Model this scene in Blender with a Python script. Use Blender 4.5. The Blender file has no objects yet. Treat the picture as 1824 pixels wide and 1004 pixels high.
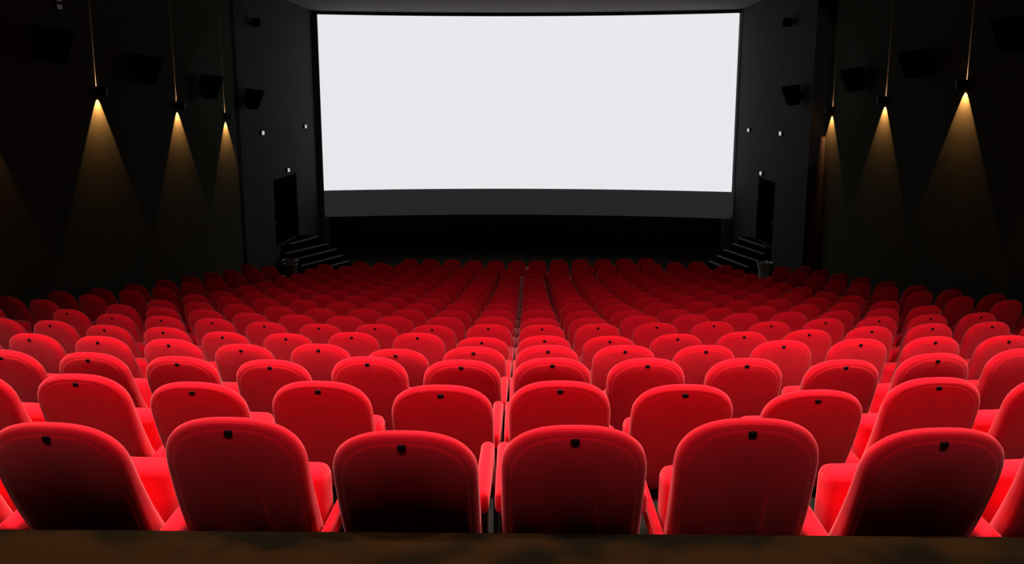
import bpy, bmesh, math, random
from mathutils import Vector, Matrix
random.seed(7)
SC = bpy.context.scene
COL = SC.collection
R_ = math.radians

# ------------------------------------------------------------------ camera, world, exposure
cam = bpy.data.cameras.new('camera')
cam.sensor_width = 36.0
cam.lens = 36.0 * 1650.0 / 1824.0
cam.clip_end = 200
camo = bpy.data.objects.new('camera', cam)
COL.objects.link(camo)
camo.location = (0, 0, 5.0)
camo.rotation_euler = (R_(90 - 11.0426), 0, R_(0.9542))
SC.camera = camo
SC.view_settings.view_transform = 'Standard'
SC.view_settings.look = 'None'
SC.view_settings.exposure = 0.0
SC.view_settings.gamma = 1.0
SC.view_settings.use_curve_mapping = False
SC.cycles.max_bounces = 6
SC.cycles.sample_clamp_indirect = 4.0
w = bpy.data.worlds.new('world')
SC.world = w
w.use_nodes = True
w.node_tree.nodes['Background'].inputs[0].default_value = (0, 0, 0, 1)

SCREEN_E = 0.80                       # radiance of the white picture on the screen
# house lights over the rear rows: y, tilt towards the screen, cone, watts, where
HOUSE = [(4.3, 0, 124, 840.0, 'over the third row'), (0.9, 28, 72, 290.0, 'over the rear platform'), (0.3, 61, 32, 1350.0, 'farthest back, aimed down the hall')]
LAMP_DOWN, LAMP_UP = 330.0, 110.0

# ------------------------------------------------------------------ materials
def mat(name, col, rough=0.7, metal=0.0, emit=None, estr=0.0, noise=None, sheen=0.0, spec=0.5, bump=None):
    m = bpy.data.materials.new(name)
    m.use_nodes = True
    nt = m.node_tree
    b = nt.nodes['Principled BSDF']
    b.inputs['Base Color'].default_value = (*col, 1)
    b.inputs['Roughness'].default_value = rough
    b.inputs['Metallic'].default_value = metal
    b.inputs['Specular IOR Level'].default_value = spec
    if sheen:
        b.inputs['Sheen Weight'].default_value = sheen
        b.inputs['Sheen Roughness'].default_value = 0.45
        b.inputs['Sheen Tint'].default_value = (1, 0.6, 0.62, 1)
    if emit:
        b.inputs['Emission Color'].default_value = (*emit, 1)
        b.inputs['Emission Strength'].default_value = estr
    if noise or bump:
        tc = nt.nodes.new('ShaderNodeTexCoord')
        nz = nt.nodes.new('ShaderNodeTexNoise')
        nt.links.new(tc.outputs['Object'], nz.inputs['Vector'])
    if noise:
        scale, col2, lo, hi = noise
        nz.inputs['Scale'].default_value = scale
        nz.inputs['Detail'].default_value = 4
        cr = nt.nodes.new('ShaderNodeValToRGB')
        cr.color_ramp.elements[0].position = lo
        cr.color_ramp.elements[1].position = hi
        cr.color_ramp.elements[0].color = (*col, 1)
        cr.color_ramp.elements[1].color = (*col2, 1)
        nt.links.new(nz.outputs['Fac'], cr.inputs['Fac'])
        nt.links.new(cr.outputs['Color'], b.inputs['Base Color'])
    if bump:
        n2 = nt.nodes.new('ShaderNodeTexNoise')
        n2.inputs['Scale'].default_value = bump[0]
        nt.links.new(tc.outputs['Object'], n2.inputs['Vector'])
        bp = nt.nodes.new('ShaderNodeBump')
        bp.inputs['Strength'].default_value = bump[1]
        bp.inputs['Distance'].default_value = 0.01
        nt.links.new(n2.outputs['Fac'], bp.inputs['Height'])
        nt.links.new(bp.outputs['Normal'], b.inputs['Normal'])
    return m

M = {}
M['red'] = mat('red_fabric', (0.78, 0.0045, 0.017), 0.95, noise=(9, (0.70, 0.004, 0.0145), 0.35, 0.65), sheen=0.28, spec=0.10)
M['plug'] = mat('black_plastic', (0.016, 0.004, 0.005), 0.7, spec=0.1)
M['lip'] = mat('grey_plastic', (0.10, 0.06, 0.065), 0.5)
M['steel'] = mat('black_steel', (0.012, 0.012, 0.012), 0.45, 0.6)
M['wall'] = mat('dark_wall_fabric', (0.060, 0.073, 0.054), 0.95, noise=(3, (0.054, 0.066, 0.048), 0.3, 0.7), spec=0.0)
M['front_wall'] = mat('dark_front_wall_fabric', (0.040, 0.040, 0.038), 0.95, noise=(2, (0.034, 0.034, 0.033), 0.3, 0.7), spec=0.08)
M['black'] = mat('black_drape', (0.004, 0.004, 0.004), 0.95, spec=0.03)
M['ceil'] = mat('grey_ceiling', (0.155, 0.138, 0.134), 0.95, noise=(1.2, (0.135, 0.118, 0.115), 0.3, 0.7), spec=0.1)
M['floor'] = mat('dark_carpet', (0.018, 0.014, 0.011), 0.95, noise=(5, (0.012, 0.010, 0.008), 0.35, 0.65), spec=0.05)
M['ledge'] = mat('brown_carpet', (0.0165, 0.0070, 0.0024), 1.0, noise=(3.2, (0.0055, 0.0036, 0.0020), 0.46, 0.60), spec=0.0)
M['mask'] = mat('grey_masking', (0.42, 0.50, 0.51), 0.9, noise=(1.5, (0.39, 0.465, 0.475), 0.3, 0.7), spec=0.1)
M['screen'] = mat('white_screen', (0.7, 0.7, 0.7), 0.9, emit=(0.955, 0.965, 1.0), estr=SCREEN_E, spec=0.0)
M['speaker'] = mat('black_speaker', (0.004, 0.004, 0.004), 0.9, spec=0.0)
M['grille'] = mat('black_grille', (0.003, 0.003, 0.003), 0.9, spec=0.0)
M['bracket'] = mat('grey_bracket', (0.16, 0.16, 0.15), 0.5, 0.3)
M['lamp'] = mat('black_lamp_metal', (0.008, 0.007, 0.006), 0.6, 0.0, spec=0.15)
M['lens'] = mat('warm_lens', (0.8, 0.7, 0.5), 0.3, emit=(1.0, 0.72, 0.40), estr=6.0)
M['signlight'] = mat('white_light', (0.6, 0.6, 0.6), 0.5, emit=(1, 1, 0.97), estr=0.42)
M['nosing'] = mat('grey_nosing', (0.11, 0.11, 0.11), 0.7)
M['step'] = mat('black_step', (0.003, 0.003, 0.003), 1.0, spec=0.0)
M['door'] = mat('black_door', (0.002, 0.002, 0.002), 0.9, spec=0.0)
M['doorframe'] = mat('black_door_frame', (0.004, 0.004, 0.004), 0.8, spec=0.05)
M['bin_clear'] = mat('reddish_bin_plastic', (0.16, 0.06, 0.05), 0.4)
M['bin_rim'] = mat('pale_bin_rim', (0.55, 0.45, 0.40), 0.35)
M['bin_grey'] = mat('grey_bin_plastic', (0.48, 0.48, 0.43), 0.5)
M['label'] = mat('white_spot', (0.85, 0.85, 0.85), 0.4)

# ------------------------------------------------------------------ mesh helpers
def link(name, bm, m, parent=None, smooth=False, auto=None):
    me = bpy.data.meshes.new(name)
    bmesh.ops.recalc_face_normals(bm, faces=bm.faces)
    bm.to_mesh(me)
    bm.free()
    if isinstance(m, (list, tuple)):
        for x in m:
            me.materials.append(x)
    else:
        me.materials.append(m)
    if smooth:
        me.polygons.foreach_set('use_smooth', [True] * len(me.polygons))
        if auto:
            me.set_sharp_from_angle(angle=R_(auto))
    o = bpy.data.objects.new(name, me)
    COL.objects.link(o)
    if parent:
        o.parent = parent
    return o

def tag(o, label, cat, group=None):
    o['label'] = label
    o['category'] = cat
    if group:
        o['group'] = group
    return o

def struct(o):
    o['kind'] = 'structure'
    return o

def empty(name, loc, rz=0.0):
    o = bpy.data.objects.new(name, None)
    o.empty_display_size = 0.1
    COL.objects.link(o)
    o.location = loc
    o.rotation_euler = (0, 0, rz)
    return o

def box(bm, x0, x1, y0, y1, z0, z1, bev=0.0, seg=2, mtx=None, mi=0):
    vs = [bm.verts.new((x, y, z)) for x in (x0, x1) for y in (y0, y1) for z in (z0, z1)]
    fs = []
    for q in ((0, 1, 3, 2), (4, 6, 7, 5), (0, 4, 5, 1), (2, 3, 7, 6), (0, 2, 6, 4), (1, 5, 7, 3)):
        f = bm.faces.new([vs[i] for i in q])
        f.material_index = mi
        fs.append(f)
    allv = list(vs)
    if bev:
        es = list({e for f in fs for e in f.edges})
        r = bmesh.ops.bevel(bm, geom=es, offset=bev, segments=seg, profile=0.5, affect='EDGES')
        allv = list({v for f in r['faces'] for v in f.verts} | {v for v in vs if v.is_valid})
    if mtx is not None:
        bmesh.ops.transform(bm, matrix=mtx, verts=allv)
    return bm

def loft(bm, loops, cap0=True, cap1=True):
    rings = [[bm.verts.new(p) for p in L] for L in loops]
    n = len(rings[0])
    for a, b in zip(rings, rings[1:]):
        for i in range(n):
            bm.faces.new((a[i], a[(i + 1) % n], b[(i + 1) % n], b[i]))
    if cap0:
        bm.faces.new(rings[0])
    if cap1:
        bm.faces.new(list(reversed(rings[-1])))
    return bm

def lathe(bm, prof, n=28, mtx=None):
    loops = [[(r * math.cos(2 * math.pi * i / n), r * math.sin(2 * math.pi * i / n), z) for i in range(n)] for r, z in prof]
    if mtx is not None:
        loops = [[tuple(mtx @ Vector(p)) for p in L] for L in loops]
    return loft(bm, loops)

def tube(bm, pts, r, n=8):
    pts = [Vector(p) for p in pts]
    loops = []
    for i, p in enumerate(pts):
        d = (pts[min(i + 1, len(pts) - 1)] - pts[max(i - 1, 0)]).normalized()
        a = d.orthogonal().normalized()
        if abs(d.z) < 0.95:
            a = d.cross(Vector((0, 0, 1))).normalized()
        b = d.cross(a)
        loops.append([tuple(p + r * (math.cos(2 * math.pi * k / n) * a + math.sin(2 * math.pi * k / n) * b)) for k in range(n)])
    return loft(bm, loops)

def copy_tree(o, parent=None, skip=()):
    c = o.copy()
    COL.objects.link(c)
    c.parent = parent
    for ch in KIDS.get(o.name, ()):
        if ch.name.split('.')[0] not in skip:
            copy_tree(ch, c, skip)
    return c
KIDS = {}
def index_kids():
    KIDS.clear()
    for o in bpy.data.objects:
        if o.parent:
            KIDS.setdefault(o.parent.name, []).append(o)

# ------------------------------------------------------------------ the rake: rows of seats
SP = 0.55                                           # seat spacing along a row
NROW = 18
RC = 19.0                                           # radius of the bowed rows
def row_y(k): return 1.494 + 1.2262 * k             # where the seat tops stand, middle of the row
def row_top(k): return 5.0 + ((4.45699330e-05 * k + 3.54170183e-03) * k - 2.61971306e-01) * k - 7.14412721e-01
SEAT_H = 0.98
def row_floor(k): return row_top(k) - SEAT_H
Z_FRONT = 0.0
LEDGE_Z = 3.72
X_L, X_R, F_L, F_R = -6.84, 7.0, -6.836, 6.64         # side walls, and the nearer-set walls beside the screen
CEIL_Z = 7.80

# ------------------------------------------------------------------ setting
def build_floor():
    bm = bmesh.new()
    xs = [X_L + (X_R - X_L) * i / 40 for i in range(41)]
    sag = lambda x: x * x / (2 * RC)
    def strip(y0, z0, y1, z1, c0=True, c1=True, mi=0):
        a = [bm.verts.new((x, y0 + (sag(x) if c0 else 0), z0)) for x in xs]
        b = [bm.verts.new((x, y1 + (sag(x) if c1 else 0), z1)) for x in xs]
        for i in range(40):
            f = bm.faces.new((a[i], a[i + 1], b[i + 1], b[i]))
            f.material_index = mi
    for k in range(1, NROW + 1):
        y0 = row_y(k) - 0.08
        y1 = row_y(k + 1) - 0.08
        if k == 1:
            strip(2.62, row_floor(1), y1, row_floor(1), c0=False)
        else:
            strip(y0, row_floor(k - 1), y0, row_floor(k))
            if k < NROW:
                strip(y0, row_floor(k), y1, row_floor(k))
            else:
                strip(y0, row_floor(k), 31.6, Z_FRONT, c1=False)
    return struct(link('floor', bm, M['floor']))
build_floor()
bm = bmesh.new()
box(bm, X_L, X_R, -3.0, 2.61, LEDGE_Z - 0.9, LEDGE_Z, 0.012)
struct(link('floor_rear_platform', bm, M['ledge']))
bm = bmesh.new()
box(bm, X_L - 0.2, X_R + 0.2, -3.2, 31.8, CEIL_Z, CEIL_Z + 0.2)
struct(link('ceiling', bm, M['ceil']))
YL_STEP, YR_STEP = 22.2, 22.15
bm = bmesh.new()
box(bm, X_L - 0.2, X_L, -3.0, YL_STEP, -0.4, CEIL_Z)
struct(link('wall_left', bm, M['wall']))
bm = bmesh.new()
box(bm, X_L - 0.01, X_L + 0.006, YL_STEP - 0.28, YL_STEP, 0.0, CEIL_Z)  # flat black strip standing in for the shade inside a wall groove
struct(link('groove_shade_1', bm, M['black']))
bm = bmesh.new()
box(bm, X_R, X_R + 0.2, -3.0, YR_STEP, -0.4, CEIL_Z)
struct(link('wall_right', bm, M['wall']))
# walls beside the screen, set a little into the hall, with a door opening each
D_L = (24.86, 27.40, 1.07, 2.93)
D_R = (24.98, 26.82, 1.07, 2.88)
def front_wall(name, xin, xout, y0, y1, d):
    bm = bmesh.new()
    xa, xb = min(xin, xout), max(xin, xout)
    box(bm, xa, xb, y0, d[0], -0.4, CEIL_Z)
    box(bm, xa, xb, d[1], y1, -0.4, CEIL_Z)
    box(bm, xa, xb, d[0], d[1], d[3], CEIL_Z)
    box(bm, xa, xb, d[0], d[1], -0.4, d[2] - 0.01)
    return struct(link(name, bm, M['front_wall']))
front_wall('wall_front_left', F_L, X_L - 0.2, YL_STEP, 31.6, D_L)
front_wall('wall_front_right', F_R, X_R + 0.2, YR_STEP, 31.6, D_R)
bm = bmesh.new()
box(bm, X_L - 0.2, X_R + 0.2, 31.6, 31.8, -0.4, CEIL_Z)
struct(link('wall_front', bm, M['black']))
bm = bmesh.new()
box(bm, X_L - 0.2, X_R + 0.2, -3.2, -3.0, -0.4, CEIL_Z)
struct(link('wall_back', bm, M['wall']))

def make_door(n, xw, side, d):
    """black double-swing door set back in its opening; side = +1 when the room lies towards +x"""
    r = empty('door_%d' % n, (xw - side * 0.10, (d[0] + d[1]) / 2, d[2]))
    r['kind'] = 'structure'
    hw, h = (d[1] - d[0]) / 2, d[3] - d[2]
    bm = bmesh.new()
    for s in (-1, 1):
        box(bm, -0.05, 0.05, s * hw - 0.05, s * hw + 0.05, 0, h, 0.006)
    box(bm, -0.05, 0.05, -hw, hw, h - 0.05, h + 0.05, 0.006)
    link('door_frame', bm, M['doorframe'], r)
    bm = bmesh.new()
    box(bm, -0.03, 0.015, -hw + 0.06, hw - 0.06, 0.005, h - 0.06, 0.004)
    leaf = link('door_leaf', bm, M['door'], r)
    bm = bmesh.new()
    tube(bm, [(side * 0.02, -hw + 0.16, 0.72), (side * 0.06, -hw + 0.16, 0.72), (side * 0.06, -hw + 0.42, 0.55), (side * 0.02, -hw + 0.42, 0.55)], 0.012)
    link('door_handle', bm, M['bracket'], leaf)
make_door(1, F_L, 1, D_L)
make_door(2, F_R, -1, D_R)

# ------------------------------------------------------------------ screen and masking
def arc_sheet(bm, xa, xb, yend_a, yend_b, sag, z0, z1, th, n=48):
    P = []
    for i in range(n + 1):
        t = i / n
        u = 2 * t - 1
        P.append((xa + (xb - xa) * t, yend_a + (yend_b - yend_a) * t + sag * (1 - u * u)))
    F0 = [bm.verts.new((x, y, z0)) for x, y in P]
    F1 = [bm.verts.new((x, y, z1)) for x, y in P]
    B0 = [bm.verts.new((x, y + th, z0)) for x, y in P]
    B1 = [bm.verts.new((x, y + th, z1)) for x, y in P]
    for i in range(n):
        bm.faces.new((F0[i], F0[i + 1], F1[i + 1], F1[i]))
        bm.faces.new((B0[i + 1], B0[i], B1[i], B1[i + 1]))
        bm.faces.new((F1[i], F1[i + 1], B1[i + 1], B1[i]))
        bm.faces.new((F0[i + 1], F0[i], B0[i], B0[i + 1]))
    bm.faces.new((F0[0], F1[0], B1[0], B0[0]))
    bm.faces.new((F1[n], F0[n], B0[n], B1[n]))
SX0, SX1 = -6.64, 6.56
scr = empty('cinema_screen', (0, 30.2, 1.3))
tag(scr, 'huge white glowing cinema screen spanning the front wall, gently curved', 'screen')
bm = bmesh.new()
arc_sheet(bm, SX0, SX1, 30.15, 29.90, 0.90, 2.135, 7.68, 0.04)
o = link('projection_sheet', bm, M['screen'], scr, smooth=True, auto=30)
o.location = (0, -30.2, -1.3)
bm = bmesh.new()
arc_sheet(bm, F_L + 0.02, F_R - 0.02, 30.10, 29.85, 0.90, 1.27, 2.137, 0.03)
o = link('lower_masking', bm, M['mask'], scr, smooth=True, auto=30)
o.location = (0, -30.2, -1.3)
o['label'] = 'dark grey lower masking band'
bm = bmesh.new()
arc_sheet(bm, F_L + 0.02, F_R - 0.02, 30.24, 29.99, 0.90, 7.685, CEIL_Z - 0.005, 0.05)
o = link('upper_masking', bm, M['black'], scr, smooth=True, auto=30)
o.location = (0, -30.2, -1.3)
for s, xa, xb in ((-1, F_L + 0.012, SX0 - 0.004), (1, SX1 + 0.004, F_R - 0.012)):
    bm = bmesh.new()
    y = 30.20 if s < 0 else 29.95
    box(bm, xa, xb, y - 0.11, y - 0.06, 1.27, 7.68)
    o = link('side_masking', bm, M['front_wall'] if s < 0 else M['mask'], scr)
    o.location = (0, -30.2, -1.3)

# ------------------------------------------------------------------ seats
HW, LB = 0.229, 0.66
def outline(n_side=7, n_top=26):
    """closed outline of a seat back in (u, v): narrow foot, sides widening upwards, broad rounded top"""
    pts = []
    vc, bt, ex = LB - 0.18, 0.18, 2.6
    for i in range(n_side):
        t = i / n_side
        pts.append((0.226 + (HW - 0.226) * math.sin(t * math.pi / 2), vc * t))
    for i in range(n_top + 1):
        a = math.pi * i / n_top
        c, s = math.cos(a), max(0.0, math.sin(a))
        pts.append((HW * math.copysign(abs(c) ** (2 / ex), c), vc + bt * s ** (2 / ex)))
    for i in range(n_side - 1, -1, -1):
        t = i / n_side
        pts.append((-(0.226 + (HW - 0.226) * math.sin(t * math.pi / 2)), vc * t))
    return pts
OUT = outline()
LEAN0, LEAN1 = R_(33), R_(12)
def spine(v):
    """side view of the reclining back: foot at (0, 0), leaning away from the screen"""
    n = 12
    y = z = 0.0
    for i in range(n):
        vv = v * (i + 0.5) / n
        a = LEAN0 + (LEAN1 - LEAN0) * vv / LB
        y -= math.sin(a) * v / n
        z += math.cos(a) * v / n
    a = LEAN0 + (LEAN1 - LEAN0) * v / LB
    return y, z, a
def back_loops(layers):
    loops = []
    for inset, d0 in layers:
        L = []
        for u, v in OUT:
            uu = u * (1 - inset / HW)
            vv = LB / 2 + (v - LB / 2) * (1 - inset / (LB / 2))
            y, z, a = spine(vv)
            t = vv / LB
            d = d0 * (1.25 - 0.62 * t ** 1.5) if d0 > 0.016 else d0
            L.append((uu, y + d * math.cos(a), z + d * math.sin(a)))
        loops.append(L)
    return loops
CUSH = [(0.030, 0.001), (0.018, 0.003), (0.009, 0.008), (0.003, 0.0155), (0.0, 0.030), (0.0, 0.050), (0.006, 0.066), (0.018, 0.078), (0.040, 0.085), (0.09, 0.089)]
_y, ZT, YT = max((p for L in back_loops(CUSH) for p in [(q[1], q[2], q[1]) for q in L]), key=lambda p: p[1])
PIVOT = Vector((0, 0.0, SEAT_H - ZT))     # foot of the back; the seat's origin is on the floor below it

LOWARM = Matrix.Translation((0, -0.14, 0.545)) @ Matrix.Rotation(R_(4.8), 4, 'X')
def make_seat(kind):
    """kind: arms as a string, 'L'/'R' wide low arm on the seat's left/right, 'l'/'r' narrow raised arm"""
    r = empty('theatre_chair', (0, 0, 0))
    bm = bmesh.new()
    loft(bm, back_loops(CUSH))
    b = link('backrest', bm, M['red'], r, smooth=True, auto=60)
    b.location = PIVOT
    bm = bmesh.new()
    loft(bm, back_loops([(0.026, 0.010), (0.0245, 0.0030), (0.028, 0.0002), (0.040, -0.0020), (0.08, -0.0035), (0.15, -0.0045)]))
    s = link('back_shell', bm, M['red'], b, smooth=True, auto=60)
    y, z, a = spine(LB - 0.040)
    mx = Matrix.Translation((0, y - 0.0020 * math.cos(a), z - 0.0020 * math.sin(a))) @ Matrix.Rotation(a, 4, 'X')
    bm = bmesh.new()
    box(bm, -0.014, 0.014, -0.004, 0.010, -0.011, 0.011, 0.005, 2, mx)
    p = link('coat_hook', bm, M['plug'], s)
    p['label'] = 'small black plastic hook'
    # folded-up cushion
    bm = bmesh.new()
    box(bm, -0.218, 0.218, -0.065, 0.065, -0.02, 0.40, 0.04, 4, Matrix.Translation((0, 0.145, 0.295)) @ Matrix.Rotation(R_(6), 4, 'X'))
    link('seat_cushion', bm, M['red'], r, smooth=True, auto=60)
    bm = bmesh.new()
    box(bm, -0.04, 0.04, -0.02, 0.22, 0.0, 0.02, 0.004)
    box(bm, -0.025, 0.025, 0.02, 0.09, 0.02, 0.36, 0.006)
    box(bm, -0.19, 0.19, 0.03, 0.10, 0.32, 0.355, 0.006)
    link('pedestal', bm, M['steel'], r)
    h = SP / 2
    for c in kind:
        s = -1 if c in 'Ll' else 1
        bm = bmesh.new()
        if c in 'LR':
            box(bm, s * h - 0.038, s * h + 0.038, 0.0, 0.48, -0.075, 0.0, 0.020, 3, LOWARM)
            box(bm, s * h - 0.03, s * h + 0.03, 0.0, 0.30, 0.30, 0.50, 0.012)
        elif c in 'XY':                                # half-width low arm beside a raised one
            s = -1 if c == 'X' else 1
            box(bm, s * h - 0.040, s * h - 0.004, 0.0, 0.48, -0.075, 0.0, 0.016, 3, LOWARM)  if s > 0 else box(bm, s * h + 0.004, s * h + 0.040, 0.0, 0.48, -0.075, 0.0, 0.016, 3, LOWARM)
        else:
            mx = Matrix.Translation((s * (h - 0.048), -0.09, 0.650)) @ Matrix.Rotation(R_(5), 4, 'X')
            box(bm, -0.025, 0.025, 0.0, 0.40, -0.042, 0.042, 0.022, 4, mx)
        link('armrest', bm, M['red'], r, smooth=True, auto=60)
        if c in 'lr':
            bm = bmesh.new()
            box(bm, s * (h - 0.048) - 0.012, s * (h - 0.048) + 0.012, 0.02, 0.10, 0.0, 0.62, 0.005)
            link('arm_post', bm, M['steel'], r)
    return r

SEATS = {}
def proto(kind, skip=()):
    if kind not in SEATS:
        SEATS[kind] = [make_seat(kind), 0]
        index_kids()
    e = SEATS[kind]
    e[1] += 1
    return e[0] if e[1] == 1 else copy_tree(e[0], None, skip)

ORD = ['', 'first', 'second', 'third', 'fourth', 'fifth', 'sixth', 'seventh', 'eighth', 'ninth', 'tenth', 'eleventh', 'twelfth',
       'thirteenth', 'fourteenth', 'fifteenth', 'sixteenth', 'seventeenth', 'eighteenth']
def row_name(k):
    return 'back row' if k == 1 else 'frontmost row' if k == NROW else ORD[k] + ' row from the back'
# lean of individual backs in the nearest rows, degrees (positive = further back)
LEAN = {
    (1, -1): 4.2, (1, -2): -0.8, (1, -3): 4.2, (1, -4): 0, (1, 1): 1.0, (1, 2): -2.4, (1, 3): 3.5,
    (2, -1): 2.1, (2, -2): 0.6, (2, -3): 3.6, (2, -4): 0.5, (2, 1): -1.6, (2, 2): 1.3, (2, 3): 6.1, (2, 4): -1.1,
    (3, -1): 0.2, (3, -2): -1.7, (3, -3): 3.6, (3, -4): 3.1, (3, -5): 2.8, (3, 1): -2.4, (3, 2): -1.8, (3, 3): -0.9, (3, 4): 2.4, (3, 5): -1.5,
    (4, -1): 2.8, (4, -2): 6.7, (4, -3): 2.7, (4, -4): 5.5, (4, -5): 2.7, (4, -6): 3.3, (4, 1): 0.3, (4, 2): 0.5, (4, 3): 1.4, (4, 4): -3.1, (4, 5): -2.7, (4, 6): -2.4,
    (5, -1): 5.9, (5, -2): 0.6, (5, -3): 1.7, (5, -4): 6.0, (5, -5): 7, (5, -6): 4.2, (5, -7): 5.5, (5, 1): 3.0, (5, 2): 3.9, (5, 3): 1.5, (5, 4): -0.1, (5, 5): -1.1, (5, 6): -3.0, (5, 7): -3.5}
def put_seat(k, s, kind, label):
    th = s / RC
    x = RC * math.sin(th)
    ytop = row_y(k) + RC * (1 - math.cos(th))
    rz = th                                           # faces the middle of the screen
    o = proto(kind, ('coat_hook',) if k > 6 else ())     # too small to show farther off
    off = Vector((0, -YT, 0))                        # from seat top to seat foot
    c, sn = math.cos(rz), math.sin(rz)
    o.location = (x - sn * off.y, ytop + c * off.y, row_floor(k))
    o.rotation_euler = (0, 0, rz)
    tag(o, label, 'seat', 'red cinema seats in bowed rows')
    return o
def lean_of(k, key):
    return 0.87 * LEAN.get((k, key), 1.0 + random.uniform(-2.0, 2.0) - max(-2.5, min(2.5, 0.5 * key)))
def set_lean(o, deg):
    for ch in o.children:
        if ch.name.startswith('backrest'):
            ch.rotation_euler = (R_(deg), 0, 0)

# columns either side of the narrow gap in the middle of the hall
COUNT = {1: (5, 5), 2: (6, 6), 3: (7, 7), 4: (8, 8), 5: (9, 9)}
PLACED = []
for k in range(1, NROW + 1):
    nl, nr = COUNT.get(k, (9, 9))
    shift = -0.21
    if k == 17: nl, nr, shift = 8, 8, 0.0
    if k == 18: nl, nr, shift = 6, 6, 0.0
    for side, n in ((-1, nl), (1, nr)):
        for i in range(n):
            u = shift + side * (0.48 + i + max(0, i - 1) * (0.05 if side > 0 else 0.03))
            if i == 0:
                kind = 'lr'
            elif i == 1:
                kind = 'YL' if side < 0 else 'XR'
            else:
                kind = 'L' if side < 0 else 'R'
            sd = 'left' if side < 0 else 'right'
            o = put_seat(k, u * SP, kind, 'red upholstered cinema seat, %s, %s seat %s of the middle gap' % (row_name(k), ORD[i + 1], sd))
            PLACED.append((o, k, side * (i + 1)))
# two seats per row between each side aisle and the wall
for k in range(6, 16):
    for side in (-1, 1):
        for j in (0, 1):
            if k == 6 and j == 1: continue
            u = (-10.96 - j) if side < 0 else (10.75 + j)
            sd = 'left' if side < 0 else 'right'
            lab = ('red cinema seat against the %s wall, %s' if j else 'red cinema seat between %s side aisle and wall seat, %s') % (sd, row_name(k))
            o = put_seat(k, u * SP, 'LR' if j == 0 else ('' if side < 0 else 'R'), lab)
            PLACED.append((o, k, side * (100 + j)))
bpy.context.view_layer.update()
for o, k, key in PLACED:
    set_lean(o, lean_of(k, key))

# ------------------------------------------------------------------ stairs beside the screen
NOSE_R = [((6.19, 27.01), (6.56, 25.30), 1.07), ((6.02, 26.95), (6.46, 25.10), 0.91), ((5.74, 26.84), (6.25, 24.90), 0.75),
          ((5.52, 26.75), (5.98, 24.85), 0.59), ((5.30, 26.69), (5.72, 24.85), 0.43)]
NOSE_L = [((-6.20, 27.10), (-6.66, 25.60), 1.07), ((-5.83, 26.74), (-6.60, 24.95), 0.91), ((-5.60, 26.72), (-6.40, 24.85), 0.75),
          ((-5.38, 26.62), (-6.18, 24.80), 0.59), ((-5.20, 26.59), (-5.95, 24.78), 0.43)]
def make_stairs(noses, sd, xw):
    r = empty('side_stairs', ((noses[0][0][0] + xw) / 2, 26.0, 0))
    tag(r, 'black stairs with grey nosings climbing to the door %s of the screen' % sd, 'stairs', 'stairs beside the screen')
    org = Vector(r.location)
    sx = 1 if xw > 0 else -1
    allz = list(noses)
    # two more treads down to the floor
    for q in (1, 2):
        (a, b, z) = noses[-1]
        allz.append(((a[0] - sx * 0.22 * q, a[1]), (b[0] - sx * 0.22 * q, b[1]), z - 0.16 * q))
    for i, (a, b, z) in enumerate(allz):
        wx = xw - sx * 0.012
        bm = bmesh.new()
        if i == 0:
            f2, n2 = (wx, a[1] + 0.3), (wx, b[1] - 0.3)
        else:
            f2, n2 = (allz[i - 1][0][0] + sx * 0.02, allz[i - 1][0][1]), (allz[i - 1][1][0] + sx * 0.02, allz[i - 1][1][1])
            n2 = (min(n2[0], wx) if sx > 0 else max(n2[0], wx), n2[1])
        pts = [a, b, n2, f2]
        lo = [bm.verts.new((x - org.x, y - org.y, 0.0)) for x, y in pts]
        hi = [bm.verts.new((x - org.x, y - org.y, z)) for x, y in pts]
        bm.faces.new(hi)
        bm.faces.new(lo)
        for q in range(4):
            bm.faces.new((lo[q], lo[(q + 1) % 4], hi[(q + 1) % 4], hi[q]))
        st = link('landing' if i == 0 else 'step', bm, M['step'], r)
        bm = bmesh.new()
        A = Vector((a[0], a[1], z)) - org
        B = Vector((b[0], b[1], z)) - org
        dx = Vector((sx * 0.045, 0, 0))
        q0 = [A - dx * 0.3, B - dx * 0.3, B + dx, A + dx]
        vs = [bm.verts.new(p + Vector((0, 0, dz))) for dz in (-0.028, 0.006) for p in q0]
        bm.faces.new(vs[4:])
        bm.faces.new(vs[:4])
        for q in range(4):
            bm.faces.new((vs[q], vs[(q + 1) % 4], vs[4 + (q + 1) % 4], vs[4 + q]))
        link('nosing', bm, M['nosing'], st)
make_stairs(NOSE_R, 'right', F_R)
make_stairs(NOSE_L, 'left', F_L)

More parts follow.
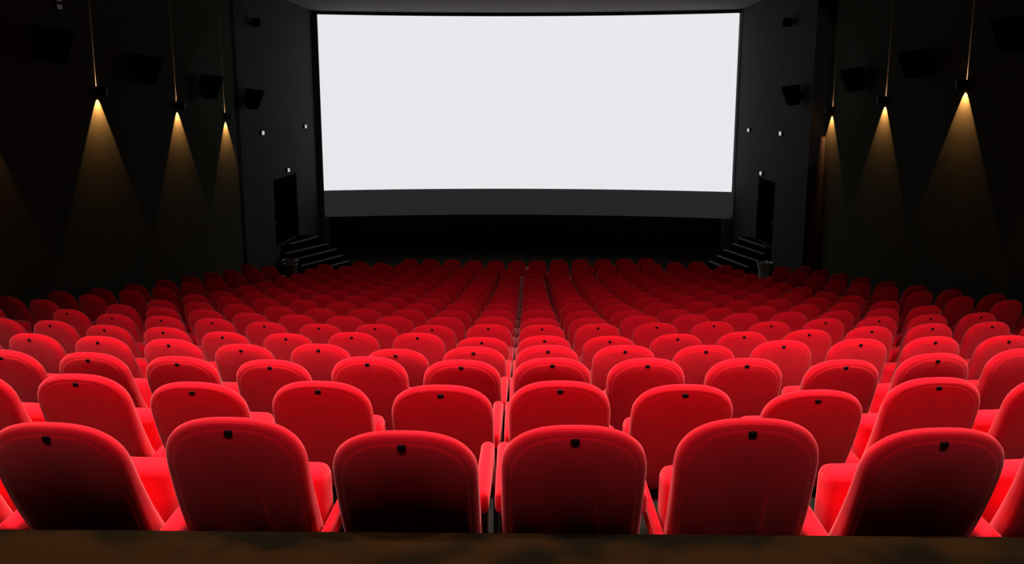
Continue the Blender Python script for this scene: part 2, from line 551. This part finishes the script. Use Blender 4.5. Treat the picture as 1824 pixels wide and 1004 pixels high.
# ------------------------------------------------------------------ wall lamps
def spot(name, parent, loc, rot, ang, power, col, blend, size, scale=(1, 1, 1)):
    L = bpy.data.lights.new(name, 'SPOT')
    L.spot_size = R_(ang)
    L.spot_blend = blend
    L.energy = power
    L.color = col
    L.shadow_soft_size = size
    o = bpy.data.objects.new(name, L)
    COL.objects.link(o)
    o.parent = parent
    o.location = loc
    o.rotation_euler = rot
    o.scale = scale
    return o
WARM = (1.0, 0.36, 0.115)
WARM2 = (1.0, 0.42, 0.28)
def make_lamp():
    """origin on the wall; +x points into the room"""
    r = empty('wall_lamp', (0, 0, 0))
    D = 0.080
    bm = bmesh.new()
    mx = Matrix.Translation((D, 0, 0))
    ring = [(0.078, -0.074), (0.082, -0.075), (0.085, -0.072), (0.085, 0.072), (0.082, 0.075), (0.078, 0.074)]
    loops = [[tuple(mx @ Vector((q * math.cos(2 * math.pi * i / 32), q * math.sin(2 * math.pi * i / 32), z))) for i in range(32)] for q, z in ring + ring[:1]]
    loft(bm, loops, False, False)
    link('lamp_body', bm, M['lamp'], r, smooth=True, auto=35)
    bm = bmesh.new()
    box(bm, 0.0, 0.014, -0.05, 0.05, -0.06, 0.06, 0.005)
    link('wall_bracket', bm, M['lamp'], r)
    # half-disc added under the room-side opening to keep the beam off the seats
    bm = bmesh.new()
    hp = [(D - 0.002, -0.079)] + [(D + 0.079 * math.sin(a_), -0.079 * math.cos(a_)) for a_ in [math.pi * q / 16 for q in range(17)]] + [(D - 0.002, 0.079)]
    loft(bm, [[(x, y, z) for x, y in hp] for z in (-0.073, -0.070)])
    link('added_beam_block', bm, M['lamp'], r)
    bm = bmesh.new()
    lathe(bm, [(0.003, -0.010), (0.009, -0.006), (0.011, 0.0), (0.009, 0.006), (0.003, 0.010)], 16, mx)
    link('bulb', bm, M['lens'], r, smooth=True)
    spot('lower_beam', r, (D, 0, -0.014), (0, 0, 0), 70, LAMP_DOWN, WARM, 0.16, 0.006)
    spot('upper_beam', r, (D, 0, 0.016), (R_(180), 0, 0), 150, LAMP_UP, WARM2, 0.05, 0.004, (1, 0.0085, 1))
    return r
lamp0 = make_lamp()
index_kids()
LAMPS = [(-1, 11.3, 5.40, 'outermost'), (-1, 14.89, 5.15, 'nearest'), (-1, 18.26, 4.91, 'middle'), (-1, 21.15, 4.66, 'farthest'),
         (1, 11.8, 5.50, 'outermost'), (1, 15.23, 5.26, 'nearest'), (1, 18.58, 5.02, 'middle'), (1, 21.75, 4.79, 'farthest')]
for i, (s, y, z, nm) in enumerate(LAMPS):
    o = lamp0 if i == 0 else copy_tree(lamp0)
    o.location = (X_L if s < 0 else X_R, y, z)
    o.rotation_euler = (0, 0, 0 if s < 0 else math.pi)
    sd = 'left' if s < 0 else 'right'
    if nm == 'outermost':
        lb = 'black up-and-down wall lamp rearmost on the %s wall, behind the others' % sd
    else:
        lb = 'black up-and-down wall lamp on the %s wall, %s' % (sd, {'nearest': 'largest and highest of its three', 'middle': 'between the two others', 'farthest': 'smallest, closest to the screen'}[nm])
    tag(o, lb, 'wall lamp', 'wall lamps along the side walls')

# ------------------------------------------------------------------ surround loudspeakers
def make_speaker(w_, h, d):
    """origin on the wall at the centre of the box, +x into the room; top deeper than the bottom"""
    r = empty('surround_speaker', (0, 0, 0))
    bm = bmesh.new()
    x0 = 0.10
    pr = [(x0, h / 2 + 0.02), (x0 + d, h / 2 - 0.03), (x0 + d - 0.02, h / 2 - 0.08), (x0 + d * 0.45, -h / 2), (x0, -h / 2 + 0.03)]
    loft(bm, [[(x, yy, z) for x, z in pr] for yy in (-w_ / 2, w_ / 2)])
    bmesh.ops.bevel(bm, geom=list(bm.edges), offset=0.012, segments=2, affect='EDGES')
    link('cabinet', bm, M['speaker'], r)
    bm = bmesh.new()
    a, b = Vector((x0 + d - 0.02, 0, h / 2 - 0.08)), Vector((x0 + d * 0.45, 0, -h / 2))
    n = Vector((b.z - a.z, 0, a.x - b.x)).normalized()
    if n.x < 0: n = -n
    p0, p1 = a + (b - a) * 0.05, a + (b - a) * 0.95
    loops = []
    for dd in (0.0, 0.012):
        loops.append([tuple(p + n * dd + Vector((0, yy, 0))) for p, yy in ((p0, -w_ / 2 + 0.03), (p0, w_ / 2 - 0.03), (p1, w_ / 2 - 0.03), (p1, -w_ / 2 + 0.03))])
    loft(bm, loops)
    link('grille', bm, M['grille'], r)
    bm = bmesh.new()
    box(bm, 0.0, 0.02, -0.07, 0.07, -0.10, 0.10, 0.004)
    box(bm, 0.015, 0.12, -0.03, 0.03, -0.03, 0.03, 0.004)
    link('wall_bracket', bm, M['speaker'], r)
    return r
spk0 = make_speaker(0.46, 0.48, 0.36)
index_kids()
SPK = [(-1, X_L, 13.2, 5.76, 'largest on the left wall, behind the first lamp'), (-1, X_L, 16.4, 5.53, 'on the left wall between the first two lamps'),
       (-1, X_L, 19.6, 5.29, 'on the left wall between the last two lamps'), (-1, F_L, 22.6, 5.04, 'beyond the last lamp on the left'),
       (1, X_R, 13.5, 5.92, 'largest on the right wall, behind the first lamp'), (1, X_R, 16.8, 5.63, 'on the right wall between the first two lamps'),
       (1, X_R, 19.8, 5.43, 'on the right wall between the last two lamps'), (1, F_R, 23.0, 5.13, 'beyond the last lamp on the right')]
for i, (s, x, y, z, nm) in enumerate(SPK):
    o = spk0 if i == 0 else copy_tree(spk0)
    o.location = (x, y, z)
    o.rotation_euler = (0, 0, 0 if s < 0 else math.pi)
    tag(o, 'black wedge loudspeaker ' + nm, 'loudspeaker', 'surround loudspeakers along the walls')
# small boxes high on the walls beside the screen
for s, x, y, z in ((-1, F_L, 23.42, 6.89), (1, F_R, 24.07, 6.93)):
    r = empty('small_speaker', (x, y, z), 0 if s < 0 else math.pi)
    bm = bmesh.new()
    box(bm, 0.06, 0.24, -0.12, 0.12, -0.10, 0.10, 0.012)
    link('cabinet', bm, M['speaker'], r)
    bm = bmesh.new()
    box(bm, 0.0, 0.065, -0.03, 0.03, -0.03, 0.03, 0.004)
    link('wall_bracket', bm, M['steel'], r)
    tag(r, 'small black box speaker high on the wall just %s of the screen' % ('left' if s < 0 else 'right'), 'loudspeaker', 'small high speakers')
# pale fitting above the nearest left speaker
r = empty('cable_bracket', (X_L, 13.9, 6.38))
bm = bmesh.new()
box(bm, 0.0, 0.02, -0.08, 0.08, -0.07, 0.07, 0.004)
link('wall_plate', bm, M['bracket'], r)
bm = bmesh.new()
tube(bm, [(0.02, 0, 0.02), (0.12, 0, 0.02), (0.2, -0.05, -0.02)], 0.02)
link('arm', bm, M['bracket'], r)
tag(r, 'small grey bracket on the wall above the largest left loudspeaker', 'bracket')

# ------------------------------------------------------------------ little white lights on the walls beside the screen
for s, x, y, z, lb in ((-1, F_L, 23.92, 4.20, 'small white light on the left front wall, farther from the screen'),
                       (-1, F_L, 28.57, 4.24, 'small white light on the left front wall, closest to the screen'),
                       (-1, F_L, 26.30, 3.08, 'small white light just above the left door'),
                       (1, F_R, 28.10, 4.15, 'small white light on the right front wall, closest to the screen'),
                       (1, F_R, 24.55, 4.17, 'small white light on the right front wall, farther from the screen'),
                       (1, F_R, 26.37, 3.00, 'small white light just above the right door')):
    r = empty('marker_light', (x, y, z), 0 if s < 0 else math.pi)
    bm = bmesh.new()
    box(bm, 0.0, 0.05, -0.085, 0.085, -0.06, 0.06, 0.008)
    link('housing', bm, M['doorframe'], r)
    bm = bmesh.new()
    box(bm, 0.045, 0.075, -0.075, 0.075, -0.05, 0.05, 0.01)
    link('diffuser', bm, M['signlight'], r)
    tag(r, lb, 'wall light', 'small white marker lights')

# ------------------------------------------------------------------ bins at the foot of the stairs
r = empty('waste_bin', (-6.35, 24.35, 0.02))
bm = bmesh.new()
lathe(bm, [(0.13, 0.0), (0.16, 0.01), (0.185, 0.70), (0.178, 0.70), (0.15, 0.03)], 28)
link('bin_body', bm, M['bin_clear'], r, smooth=True, auto=40)
bm = bmesh.new()
for z, rr, t in ((0.80, 0.205, 0.013), (0.70, 0.19, 0.012)):
    pr = [(rr + t * math.cos(2 * math.pi * q / 8), z + t * math.sin(2 * math.pi * q / 8)) for q in range(9)]
    loops = [[(a_ * math.cos(2 * math.pi * i / 28), a_ * math.sin(2 * math.pi * i / 28), z_) for i in range(28)] for a_, z_ in pr]
    loft(bm, loops, False, False)
for q in range(6):
    a_ = q * math.pi / 3
    tube(bm, [(0.19 * math.cos(a_), 0.19 * math.sin(a_), 0.70), (0.205 * math.cos(a_), 0.205 * math.sin(a_), 0.80)], 0.008, 6)
link('bin_rim', bm, M['bin_rim'], r, smooth=True)
tag(r, 'waste bin with a pale ring rim at the foot of the left stairs', 'bin')
r = empty('litter_bin', (6.28, 24.25, 0.02))
bm = bmesh.new()
lathe(bm, [(0.12, 0.0), (0.14, 0.01), (0.15, 0.60), (0.215, 0.80), (0.205, 0.80), (0.14, 0.60), (0.11, 0.03)], 28)
link('bin_body', bm, M['bin_grey'], r, smooth=True, auto=40)
bm = bmesh.new()
lathe(bm, [(0.035, 0.80), (0.045, 0.82), (0.035, 0.85), (0.01, 0.86)], 14, Matrix.Translation((0.05, -0.1, 0)))
link('lid_knob', bm, M['label'], r, smooth=True)
tag(r, 'flared grey bin at the foot of the right stairs', 'bin')

# ------------------------------------------------------------------ house lights in the rear ceiling
def make_downlight():
    r = empty('ceiling_downlight', (0, 0, 0))
    bm = bmesh.new()
    lathe(bm, [(0.10, 0.0), (0.10, -0.10), (0.092, -0.115), (0.082, -0.115), (0.078, -0.06), (0.078, -0.02)], 28)
    link('housing', bm, M['lamp'], r, smooth=True, auto=35)
    bm = bmesh.new()
    lathe(bm, [(0.07, -0.066), (0.07, -0.062)], 20)
    link('lens', bm, M['lens'], r)
    spot('beam', r, (0, 0, -0.13), (0, 0, 0), 120, 500.0, (1.0, 0.90, 0.84), 1.0, 0.12)
    return r
dl0 = make_downlight()
index_kids()
first = True
for row, (y, tilt, ang, power, where) in enumerate(HOUSE):
    for i, x in enumerate((-3.6, -1.2, 1.2, 3.6)):
        o = dl0 if first else copy_tree(dl0)
        o.location = (x, y, CEIL_Z)
        bpy.context.view_layer.update()
        for ch in o.children:
            if ch.type == 'LIGHT':
                ch.data = ch.data.copy()
                ch.data.energy = power
                ch.data.spot_size = R_(ang)
                ch.rotation_euler = (R_(tilt), 0, 0)
        first = False
        tag(o, 'black ceiling downlight %s, %s' % (where, ('leftmost of four', 'second from the left', 'third from the left', 'rightmost of four')[i]), 'ceiling light', 'house lights over the rear seats')

# ------------------------------------------------------------------ projector at its port in the rear wall
r = empty('projector', (0, -3.0, 6.45))
bm = bmesh.new()
box(bm, -0.32, 0.32, 0.0, 0.55, -0.22, 0.24, 0.02)
link('projector_body', bm, M['lamp'], r)
bm = bmesh.new()
lathe(bm, [(0.09, 0.0), (0.11, 0.02), (0.11, 0.16), (0.10, 0.18), (0.085, 0.16), (0.085, 0.10)], 28, Matrix.Translation((0, 0.54, 0.03)) @ Matrix.Rotation(R_(-90), 4, 'X'))
link('lens_barrel', bm, M['lamp'], r, smooth=True, auto=35)
bm = bmesh.new()
box(bm, -0.20, 0.20, 0.0, 0.40, -0.30, -0.215, 0.01)
link('wall_shelf', bm, M['steel'], r)
spot('projector_beam', r, (0, 0.76, 0.03), (R_(90 - 2.8), 0, 0), 36, 1400.0, (0.93, 0.97, 1.0), 0.06, 0.05, (1, 0.45, 1))
tag(r, 'black film projector on a shelf high on the rear wall', 'projector')
